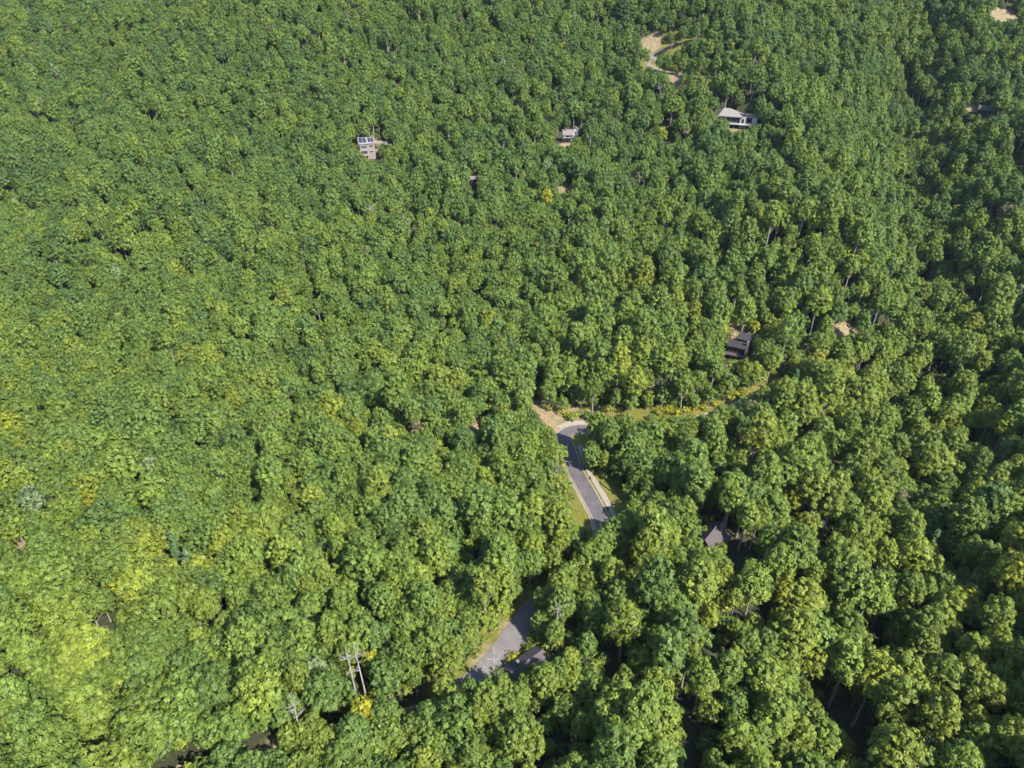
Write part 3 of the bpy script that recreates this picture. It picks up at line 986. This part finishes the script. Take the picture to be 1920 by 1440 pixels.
# the tall beige house on the left-hand slope
h = house('tall_house', 'A', 'tall beige three storey house with stacked dark windows standing alone among trees', 4)
box('wall', -3.9, 0.8, 0, 7, -2, 9.2, M_WALL_A, h)
box('wall', 0.803, 4.9, 1.2, 7.5, -2, 9.0, M_WALL_A, h)
box('wall', -5.6, -3.903, 1.5, 6, -2, 5.6, M_WALL_A, h)
for x0, x1, z0, z1 in ((-3.4, 0.3, 6.9, 8.3), (-3.5, 0.4, 3.3, 5.5), (-3.5, 0.4, 0.8, 2.3)):
    window(h, x0, x1, z0, z1, 0, bars=2)
for z0, z1 in ((6.9, 8.2), (3.8, 4.9)):
    window(h, 1.5, 4.0, z0, z1, 1.2, bars=1)
window(h, -5.3, -4.2, 3.3, 4.9, 1.5, bars=0)
for x0, x1, y0, y1, z0, z1 in ((-4.4, 0.95, -0.5, 7.4, 9.25, 11.2), (0.955, 5.4, 0.7, 7.9, 9.05, 10.9)):
    rf = poly_obj('roof', [(x0, y0, z0), (x1, y0, z0), (x1, y1, z1), (x0, y1, z1), (x0, y0, z0 + 0.25), (x1, y0, z0 + 0.25), (x1, y1, z1 + 0.25), (x0, y1, z1 + 0.25)], BOXF, M_ROOF_P, h)
    k = (z1 - z0) / (y1 - y0)
    for a, b_ in ((x0 + 0.5, (x0 + x1) / 2 - 0.15), ((x0 + x1) / 2 + 0.15, x1 - 0.7)):
        ya, yb = y0 + 1.6, y1 - 0.8
        za, zb = z0 + 0.28 + k * 1.6, z1 + 0.28 - k * 0.8
        poly_obj('solar_panel', [(a, ya, za), (b_, ya, za), (b_, yb, zb), (a, yb, zb), (a, ya, za + 0.08), (b_, ya, za + 0.08), (b_, yb, zb + 0.08), (a, yb, zb + 0.08)], BOXF, M_SOLAR, rf)
box('balcony', -3.9, 0.8, -1.3, -0.003, 2.75, 2.95, M_WALL_A, h)
railing(h, -3.9, 0.8, -1.3, 2.96, M_TRIM, 7)
wx, wy, wz = hit(716, 272)
w_ = box('retaining_wall', -3.6, 3.6, 0, 0.6, -2.5, 1.6, M_ROOF_P, None)
w_.location = (wx, wy, wz)
w_.rotation_euler = (0, 0, h.rotation_euler.z)
w_['label'] = 'pale wall beside the tall beige house half hidden by trees'
w_['category'] = 'wall'

# white cottage with the brown-grey roof
h = house('cottage', 'B', 'white cottage with brown grey roof and dark porch above an orange bank', 3)
gable_walls(-1.9, 3.5, 0, 6, -1.5, 4.4, 6.6, M_WALL_W, h)
gable('roof', -1.9, 3.5, 0, 6, 4.4, 6.6, M_ROOF_B, h, over=0.6)
gable_walls(3.9, 7.2, 2.4, 8, -1.5, 6.2, 7.9, M_WALL_W, h, 'y')
gable('roof', 3.9, 7.2, 2.4, 8, 6.2, 7.9, M_ROOF_B, h, 'y', over=0.35)
window(h, -0.4, 1.6, 2.6, 4.0, 0)
window(h, 2.1, 3.2, 2.6, 4.0, 0, bars=0)
window(h, 5.0, 6.2, 4.4, 5.8, 2.4, bars=0)
box('porch_roof', -2.9, 3.6, -2.4, -0.003, 2.15, 2.35, M_ROOF_D, h)
for x in (-2.7, -0.6, 1.5, 3.4):
    box('porch_post', x - 0.1, x + 0.1, -2.3, -2.1, -1.2, 2.147, M_WOOD, h)
window(h, -1.4, 2.8, 0.1, 1.9, 0, M_WOOD, 2)
box('chimney', -0.9, -0.1, 2.0, 2.8, 5.0, 7.9, M_STONE, h)

# wide house with the tan hipped roof and deck
h = house('wide_house', 'C', 'wide dark fronted house with tan hipped roof and raised deck', -2)
box('wall', -12, 0, 0, 9, -2, 6.2, M_WALL_D, h)
box('wall', 0.003, 9.6, 0.6, 8, -2, 6.3, M_WALL_D, h)
box('pier', 0.0, 3.3, -0.3, -0.003, -2, 6.2, M_WALL_W, h)
box('pier', 7.0, 9.7, 0.0, 0.597, -2, 6.25, M_WALL_W, h)
e_ = [(-12.9, -0.9, 6.3), (1.2, -0.9, 6.3), (1.2, 9.9, 6.3), (-12.9, 9.9, 6.3)]
V = [*e_, (-10.5, 4.5, 9.9), (-7.0, 4.5, 9.9), *[(x, y, z - 0.3) for x, y, z in e_]]
poly_obj('roof', V, [(0, 1, 5, 4), (1, 2, 5), (2, 3, 4, 5), (3, 0, 4), (6, 9, 8, 7), (0, 6, 7, 1), (1, 7, 8, 2), (2, 8, 9, 3), (3, 9, 6, 0)], M_ROOF_T, h)
box('roof', 1.205, 10.2, -0.2, 8.5, 6.303, 6.6, M_ROOF_B, h)
for x0, x1 in ((-10.8, -8.4), (-7.8, -5.4), (-4.8, -2.4), (-1.9, -0.4)):
    window(h, x0, x1, 3.0, 5.4, 0, M_WALL_M)
window(h, 3.9, 6.6, 3.0, 5.4, 0.6, M_WALL_M)
window(h, 1.0, 2.3, 3.0, 5.2, -0.3, M_WALL_M, 0)
dk = boxes('deck', [(-9.5, 7.2, -3.2, -0.31, 2.35, 2.6)], M_WALL_W, h)
railing(h, -9.5, -1.0, -3.2, 2.605, M_TRIM, 14)
railing(h, 3.4, 7.2, -3.2, 2.605, M_TRIM, 7)
for x in (-9.2, -6.0, -2.8, 0.6, 3.8, 7.0):
    box('deck_post', x - 0.12, x + 0.12, -3.1, -2.86, -2.5, 2.347, M_WOOD, h)
st = []
for k in range(12):
    st.append((6.2 - k * 0.3, 6.5 - k * 0.3, -4.3, -3.25, 2.3 - k * 0.28, 2.36 - k * 0.28))
for s_ in st:
    box('stair', *s_, M_WOOD, h)

# dark cabin above the road bend
h = house('dark_cabin', 'D', 'two tier black roofed cabin with deck beside tall trunks above the road', -6)
gable_walls(-1.6, 4.6, 3.5, 9, -1, 7.6, 9.2, M_WALL_D, h)
gable('roof', -1.6, 4.6, 3.5, 9, 7.6, 9.2, M_ROOF_D, h, over=0.4)
box('wall', -5.0, 2.2, 0, 3.497, -2, 5.0, M_WALL_D, h)
poly_obj('roof', [(-5.4, -0.6, 5.05), (2.6, -0.6, 5.05), (2.6, 3.44, 6.3), (-5.4, 3.44, 6.3), (-5.4, -0.6, 5.25), (2.6, -0.6, 5.25), (2.6, 3.44, 6.5), (-5.4, 3.44, 6.5)], BOXF, M_ROOF_D, h)
box('deck', -5.6, 2.2, -2.6, -0.003, 2.0, 2.2, M_WALL_M, h)
railing(h, -5.6, 2.2, -2.6, 2.205, M_WALL_M, 9)
for x in (-5.4, -2.8, -0.3, 2.0):
    box('deck_post', x - 0.11, x + 0.11, -2.5, -2.28, -2.5, 1.997, M_WALL_M, h)
for x0 in (-4.6, -2.2, 0.2):
    window(h, x0, x0 + 1.7, 2.4, 4.4, 0, M_WALL_M, 0)
box('chimney', 2.25, 3.15, 1.2, 2.1, -2, 8.0, M_STONE, h)

# house in the deep shade at the upper edge of the slope
h = house('shaded_house', 'E', 'dark house with mauve roof in deep shade behind pale trunks', 5)
gable_walls(-4.0, 4.5, 0, 6, -1.5, 3.4, 5.4, M_WALL_D, h)
gable('roof', -4.0, 4.5, 0, 6, 3.4, 5.4, M_ROOF_M, h)
for x0 in (-3.2, -0.6, 2.0):
    window(h, x0, x0 + 1.5, 0.8, 2.6, 0, M_WALL_M)
box('porch_post', 0.9, 1.15, -1.6, -1.35, -1.5, 3.0, M_WOOD, h)

h = house('small_outbuilding', 'F', 'small outbuilding with bright pale roof peeping out of dense trees', 20)
gable_walls(-2.2, 2.2, 0, 4.0, -1, 2.5, 3.7, M_WALL_W, h)
gable('roof', -2.2, 2.2, 0, 4.0, 2.5, 3.7, M_ROOF_P, h, over=0.3)
window(h, -0.6, 0.6, 0.8, 1.9, 0)

# long house beside the lower road
h = house('roadside_house', 'G', 'mauve shingled house beside the pale lower road with trees leaning over', 40, 0.5, 3.0)
gable_walls(-4.4, 4.2, -2.7, 2.7, -1.5, 2.8, 4.8, M_WALL_W, h)
gable('roof', -4.4, 4.2, -2.7, 2.7, 2.8, 4.8, M_ROOF_M, h, over=0.45)
gable_walls(1.0, 3.9, -4.9, -2.703, -1.5, 2.8, 4.1, M_WALL_W, h, 'y')
gable('roof', 1.0, 3.9, -4.9, -1.9, 2.85, 4.2, M_ROOF_M, h, 'y', over=0.35)
for x0 in (-3.8, -1.8, -0.3):
    window(h, x0, x0 + 0.9, 0.7, 2.1, -2.7)
window(h, 1.9, 3.0, 0.6, 2.1, -4.9)
box('chimney', -2.6, -1.9, 0.4, 1.1, 3.6, 5.8, M_STONE, h)

# house in the dark clearing
h = house('clearing_house', 'H', 'house with pointed mauve roof and chimney at the edge of a dark clearing', -18, 0, 1.5)
gable_walls(-3.6, 3.6, 0, 9, -1.5, 3.4, 7.0, M_WALL_M, h, 'y')
gable('roof', -3.6, 3.6, 0, 9, 3.4, 7.0, M_ROOF_M, h, 'y')
gable_walls(-9.5, -3.603, 2, 7.5, -1.5, 2.6, 4.6, M_WALL_M, h)
gable('roof', -9.5, -4.2, 2, 7.5, 2.6, 4.6, M_ROOF_M, h)
box('chimney', 1.0, 1.8, 7.0, 7.8, 4.5, 8.4, M_STONE, h)
window(h, -1.0, 1.0, 1.0, 2.8, 0)
window(h, -0.6, 0.6, 4.0, 5.2, 0, bars=0)

h = house('tiny_cabin', 'I', 'tiny grey roofed cabin at the head of a dark gap in the trees', 0)
box('wall', -1.6, 1.6, 0, 3.2, -1.5, 4.6, M_WALL_D, h)
poly_obj('roof', [(-2, -0.5, 4.65), (2, -0.5, 4.65), (2, 3.6, 5.5), (-2, 3.6, 5.5), (-2, -0.5, 4.85), (2, -0.5, 4.85), (2, 3.6, 5.7), (-2, 3.6, 5.7)], BOXF, M_ROOF_B, h)
window(h, -0.8, 0.8, 1.5, 3.2, 0, M_WALL_M)

# ------------------------------------------------------------------ small things by the road
pp = [hit(*q) for q in ((1124, 903), (1132, 911), (1144, 920), (1156, 929), (1169, 940), (1181, 947))]
pc = curve_through([(p[0], p[1]) for p in pp], 0.8)
pz = ground(pc[:, 0], pc[:, 1]) + 0.1
PV, PF = tube(np.column_stack([pc, pz]), np.full(len(pc), 0.16), 8)
o = link(bpy.data.objects.new('drain_pipe', np_mesh('drain_pipe', PV, PF, [M_PLAST], smooth=True)))
o['label'] = 'black pipe curving across the dry grass beside the gravel strip'
o['category'] = 'pipe'
for q, lab in (((1078, 877), 'small dark post where the gravel strip begins in tree shade'), ((1091, 898), 'small dark post on the gravel midway down the sunlit road'), ((1131, 955), 'small dark post at the lower end of the gravel strip')):
    k = line_index(MAIN, q)
    tx, ty = MAIN[k + 1, :2] - MAIN[k - 1, :2]
    tl = math.hypot(tx, ty)
    x, y = MAIN[k, 0] + ty / tl * 3.3, MAIN[k, 1] - tx / tl * 3.3
    e = bpy.data.objects.new('marker_post', None)
    link(e)
    e.location = (x, y, float(ground(x, y)))
    e['label'] = lab
    e['category'] = 'post'
    e['group'] = 'dark posts beside the road'
    V, F = tube(np.array([(0, 0, -0.2), (0, 0, 0.55), (0, 0, 0.6), (0, 0, 1.05), (0, 0, 1.1)]), np.array([0.2, 0.2, 0.16, 0.16, 0.03]), 8)
    link(bpy.data.objects.new('post', np_mesh('post', V, F, [M_PLAST])), e)
    box('base', -0.32, 0.32, -0.32, 0.32, -0.1, 0.12, M_PLAST, e)

# ------------------------------------------------------------------ the trees nearest the camera stand as single trees, the rest as one forest
info = []
for t in trees:
    d = KINDS[t[0]]
    px, py, dep = project(t[1], t[2], t[3] + d['cz'] * t[6])
    f = FPX / dep
    inside = (min(px + d['R'] * t[5] * f, 1920) - max(px - d['R'] * t[5] * f, 0)) / (2 * d['R'] * t[5] * f)
    insidey = (min(py + d['R'] * t[5] * f, 1440) - max(py - d['R'] * t[5] * f, 0)) / (2 * d['R'] * t[5] * f)
    info.append((max(0, inside) * max(0, insidey) * (d['R'] * t[5] * f) ** 2 * (1 if t[0] not in ('young_tree', 'shrub') else 0.5), float(px), float(py)))
order = sorted(range(len(trees)), key=lambda i: -info[i][0])
single = set(order[:300])
print('TREES', len(trees), 'SHRUBS', len(shrubs))


def forest(name, items, label, cat):
    me = bpy.data.meshes.new(name)
    A = np.array([[t[1], t[2], t[3]] for t in items], np.float32)
    me.vertices.add(len(A))
    me.vertices.foreach_set('co', A.ravel())
    names = sorted({t[0] for t in items})
    for nm, typ, vals in (('which', 'INT', [names.index(t[0]) for t in items]), ('tint', 'FLOAT', [t[7] for t in items]), ('val', 'FLOAT', [t[8] for t in items])):
        a = me.attributes.new(nm, typ, 'POINT')
        a.data.foreach_set('value', np.array(vals, np.int32 if typ == 'INT' else np.float32))
    a = me.attributes.new('turn', 'FLOAT_VECTOR', 'POINT')
    a.data.foreach_set('vector', np.array([[t[9], t[10], t[4]] for t in items], np.float32).ravel())
    a = me.attributes.new('size', 'FLOAT_VECTOR', 'POINT')
    a.data.foreach_set('vector', np.array([[t[5], t[5], t[6]] for t in items], np.float32).ravel())
    o = link(bpy.data.objects.new(name, me))
    g = bpy.data.node_groups.new(name, 'GeometryNodeTree')
    g.interface.new_socket('Geometry', in_out='INPUT', socket_type='NodeSocketGeometry')
    g.interface.new_socket('Geometry', in_out='OUTPUT', socket_type='NodeSocketGeometry')
    gi, go = g.nodes.new('NodeGroupInput'), g.nodes.new('NodeGroupOutput')
    join = g.nodes.new('GeometryNodeJoinGeometry')

    def named(nm, typ):
        q = g.nodes.new('GeometryNodeInputNamedAttribute')
        q.data_type = typ
        q.inputs['Name'].default_value = nm
        return q.outputs['Attribute']
    wh, tu, si = named('which', 'INT'), named('turn', 'FLOAT_VECTOR'), named('size', 'FLOAT_VECTOR')
    for i, k in enumerate(names):
        src = bpy.data.objects.new(k + '_source', MESH[k, 'whole'])
        oi = g.nodes.new('GeometryNodeObjectInfo')
        oi.inputs['Object'].default_value = src
        cmp_ = g.nodes.new('FunctionNodeCompare')
        cmp_.data_type = 'INT'
        cmp_.operation = 'EQUAL'
        g.links.new(wh, cmp_.inputs[2])
        cmp_.inputs[3].default_value = i
        ip = g.nodes.new('GeometryNodeInstanceOnPoints')
        g.links.new(gi.outputs[0], ip.inputs['Points'])
        g.links.new(cmp_.outputs[0], ip.inputs['Selection'])
        g.links.new(oi.outputs['Geometry'], ip.inputs['Instance'])
        g.links.new(tu, ip.inputs['Rotation'])
        g.links.new(si, ip.inputs['Scale'])
        g.links.new(ip.outputs[0], join.inputs[0])
    g.links.new(join.outputs[0], go.inputs[0])
    md = o.modifiers.new('forest', 'NODES')
    md.node_group = g
    o['kind'] = 'stuff'
    o['label'] = label
    o['category'] = cat
    return o


forest('forest', [t for i, t in enumerate(trees) if i not in single], 'unbroken green broadleaf forest covering the slopes behind the nearer trees', 'forest')
forest('undergrowth', shrubs, 'low shrubs and saplings under the trees and along the road', 'undergrowth')


def stand(name, k, x, y, z, rz, s, sz, tint=None, val=None, tilt=(0, 0)):
    e = bpy.data.objects.new(name, None)
    e.empty_display_size = 1
    link(e)
    e.location = (x, y, z)
    e.rotation_euler = (tilt[0], tilt[1], rz)
    e.scale = (s, s, sz)
    for part in ('trunk', 'crown'):
        if (k, part) in MESH:
            c = link(bpy.data.objects.new(part, MESH[k, part]), e)
            if part == 'crown':
                c['tint'] = float(tint)
                c['val'] = float(val)
    return e


NAME = {'oak': 'oak_tree', 'map': 'maple_tree', 'pop': 'poplar_tree', 'thi': 'thin_tree', 'pal': 'pale_tree', 'dry': 'dry_tree', 'hem': 'hemlock_tree', 'you': 'young_tree', 'shr': 'shrub'}
LAND = [('the pale lower road', 940, 1225), ('the roadside house', 1000, 1255), ('the sunlit asphalt road', 1105, 925), ('the gravel bend', 1055, 795), ('the clearing house', 1318, 1030), ('the twin white snags', 673, 1285),
        ('the roadside dirt patch', 520, 1405), ('the bare soil patch', 40, 1010), ('the shaded ravine', 1760, 760), ('the dark cabin', 1385, 650), ('the dirt track', 860, 840), ('the forked bare tree', 538, 1060)]
ORDINAL = ['first', 'second', 'third', 'fourth', 'fifth', 'sixth', 'seventh', 'eighth', 'ninth', 'tenth', 'eleventh', 'twelfth', 'thirteenth', 'fourteenth', 'fifteenth', 'sixteenth']
FORM = {'oak': 'domed', 'map': 'oval', 'pop': 'lumpy', 'thi': 'sparse', 'pal': 'pale', 'dry': 'browned', 'hem': 'conical', 'you': 'young', 'shr': 'low'}
looks = {}
for i in sorted(single):
    t = trees[i]
    _, px, py = info[i]
    lm, lx, ly = min(LAND, key=lambda l: math.hypot(px - l[1], py - l[2]))
    dx, dy = px - lx, py - ly
    where = ('downhill of' if dy > 0 else 'uphill of') if abs(dy) > abs(dx) else ('ravine side of' if dx > 0 else 'slope side of')
    if lm == 'the shaded ravine' and 'side' in where:
        where = 'across' if dx > 0 else 'before'
    size = 'small' if t[5] < 0.54 else 'mid-sized' if t[5] < 0.68 else 'wide'
    tone_ = 'deep green' if t[7] < 0.36 else 'mid green' if t[7] < 0.5 else 'light green' if t[7] < 0.63 else 'yellow green' if t[7] < 0.8 else 'golden'
    looks.setdefault((size, tone_, FORM[t[0][:3]], where, lm), []).append((math.hypot(dx, dy), i))
tree_label = {}
for (size, tone_, form, where, lm), lst in looks.items():
    for k, (_, i) in enumerate(sorted(lst)):
        tree_label[i] = f'{size} {tone_} {form} tree {where} {lm}' + (f', {ORDINAL[k]} outward' if len(lst) > 1 else '')
for i in sorted(single):
    t = trees[i]
    o = stand(NAME[t[0][:3]], t[0], t[1], t[2], t[3], t[4], t[5], t[6], t[7], t[8], (t[9], t[10]))
    o['label'] = tree_label[i]
    o['category'] = 'tree'
    o['group'] = 'trees of the near canopy'

GOLD = [(1030, 764, 0.9), (1052, 771, 1.1), (1066, 776, 1.2), (1078, 778, 1.1), (1098, 768, 1.0), (1112, 762, 0.9), (1140, 768, 1.2), (1158, 766, 1.1), (1236, 772, 1.3), (1252, 768, 1.2), (1268, 773, 1.3), (1284, 770, 1.2),
        (1300, 766, 1.1), (1318, 763, 1.0), (1340, 756, 1.0), (1368, 746, 1.2), (1384, 740, 1.2), (1398, 733, 1.1), (1452, 700, 0.9), (1490, 672, 1.0), (1560, 632, 1.1), (962, 1228, 0.8), (955, 1240, 0.8)]
ORD = ['first', 'second', 'third', 'fourth', 'fifth', 'sixth', 'seventh', 'eighth', 'ninth', 'tenth', 'eleventh', 'twelfth', 'thirteenth', 'fourteenth', 'fifteenth', 'sixteenth', 'seventeenth', 'eighteenth', 'nineteenth', 'twentieth', 'twenty-first']
for j, (px, py, s) in enumerate(GOLD):
    x, y, z = hit(px, py, 1.2)
    o = stand('yellow_shrub', 'shrub', x, y, float(ground(x, y)), random.uniform(0, 6.28), s, s * random.uniform(0.7, 1.0), random.uniform(0.84, 0.98), random.uniform(0.95, 1.2))
    o['label'] = ORD[j] + ' yellow roadside shrub counting from the gravel bend along the upper bank' if j < 21 else ('yellow shrub beside the pale lower road, ' + ('upper' if j == 21 else 'lower') + ' of the pair')
    o['category'] = 'shrub'
    o['group'] = 'yellow shrubs on the road bank'

BARE = [(924, 1262, 'bare_tree_a', 0.95, 8, 'bare white tree standing in front of the pale road end'), (664, 1285, 'bare_tree_b', 1.0, 7, 'slope side one of the twin bare white snags above yellow foliage'),
        (682, 1285, 'bare_tree_b', 1.0, 7, 'road side one of the twin bare white snags above yellow foliage'), (1043, 1165, 'bare_tree_b', 0.8, 9, 'small bare snag beside the shaded lower road'),
        (1239, 168, 'bare_tree_c', 1.0, 11, 'wide bare grey tree below the upper switchback road'), (76, 190, 'bare_tree_c', 1.0, 12, 'bare forked tree high on the far wooded slope'),
        (695, 388, 'bare_tree_c', 0.9, 12, 'bare pale tree in unbroken canopy below the tall beige house'), (1226, 535, 'bare_tree_c', 0.8, 14, 'bare forked snag in dark canopy at the middle of the slope'),
        (1892, 455, 'bare_tree_a', 0.9, 12, 'pale bare tree beside the shady ravine'), (1046, 893, 'bare_tree_a', 0.8, 8, 'bare pale tree leaning beside the sunlit asphalt road'),
        (538, 1060, 'bare_tree_a', 0.8, 13, 'bare forked tree among green crowns on the near slope'), (562, 1375, 'bare_tree_b', 0.9, 6, 'leaning pale snag beside the bare bank at the lower road'),
        (1665, 168, 'bare_tree_c', 0.9, 14, 'grey leafless crown beside the dark ravine gap'), (840, 1240, 'bare_tree_c', 0.6, 10, 'small dead crown at the dark gap beside the road end')]
for px, py, k, s, up, lab in BARE:
    x, y, z = hit(px, py, up)
    o = stand('dead_tree', k, x, y, float(ground(x, y)), random.uniform(0, 6.28), s, s)
    o['label'] = lab
    o['category'] = 'dead tree'
    o['group'] = 'bare dead trees'

# ------------------------------------------------------------------ summer haze in the air
def haze():
    x0, x1, y0, y1, z0, z1 = -5600, 5600, -5600, 5600, -60, 420
    V = [(x, y, z) for z in (z0, z1) for y in (y0, y1) for x in (x0, x1)]
    F = [(0, 2, 3, 1), (4, 5, 7, 6), (0, 1, 5, 4), (2, 6, 7, 3), (0, 4, 6, 2), (1, 3, 7, 5)]
    m = bpy.data.materials.new('haze')
    m.use_nodes = True
    n = m.node_tree
    n.nodes.remove(n.nodes['Principled BSDF'])
    v = n.nodes.new('ShaderNodeVolumePrincipled')
    v.inputs['Color'].default_value = (0.70, 0.86, 1.0, 1)
    v.inputs['Density'].default_value = 0.00002
    v.inputs['Anisotropy'].default_value = 0.0
    n.links.new(v.outputs[0], n.nodes['Material Output'].inputs['Volume'])
    o = link(bpy.data.objects.new('haze', np_mesh('haze', V, F, [m])))
    o['kind'] = 'stuff'


haze()
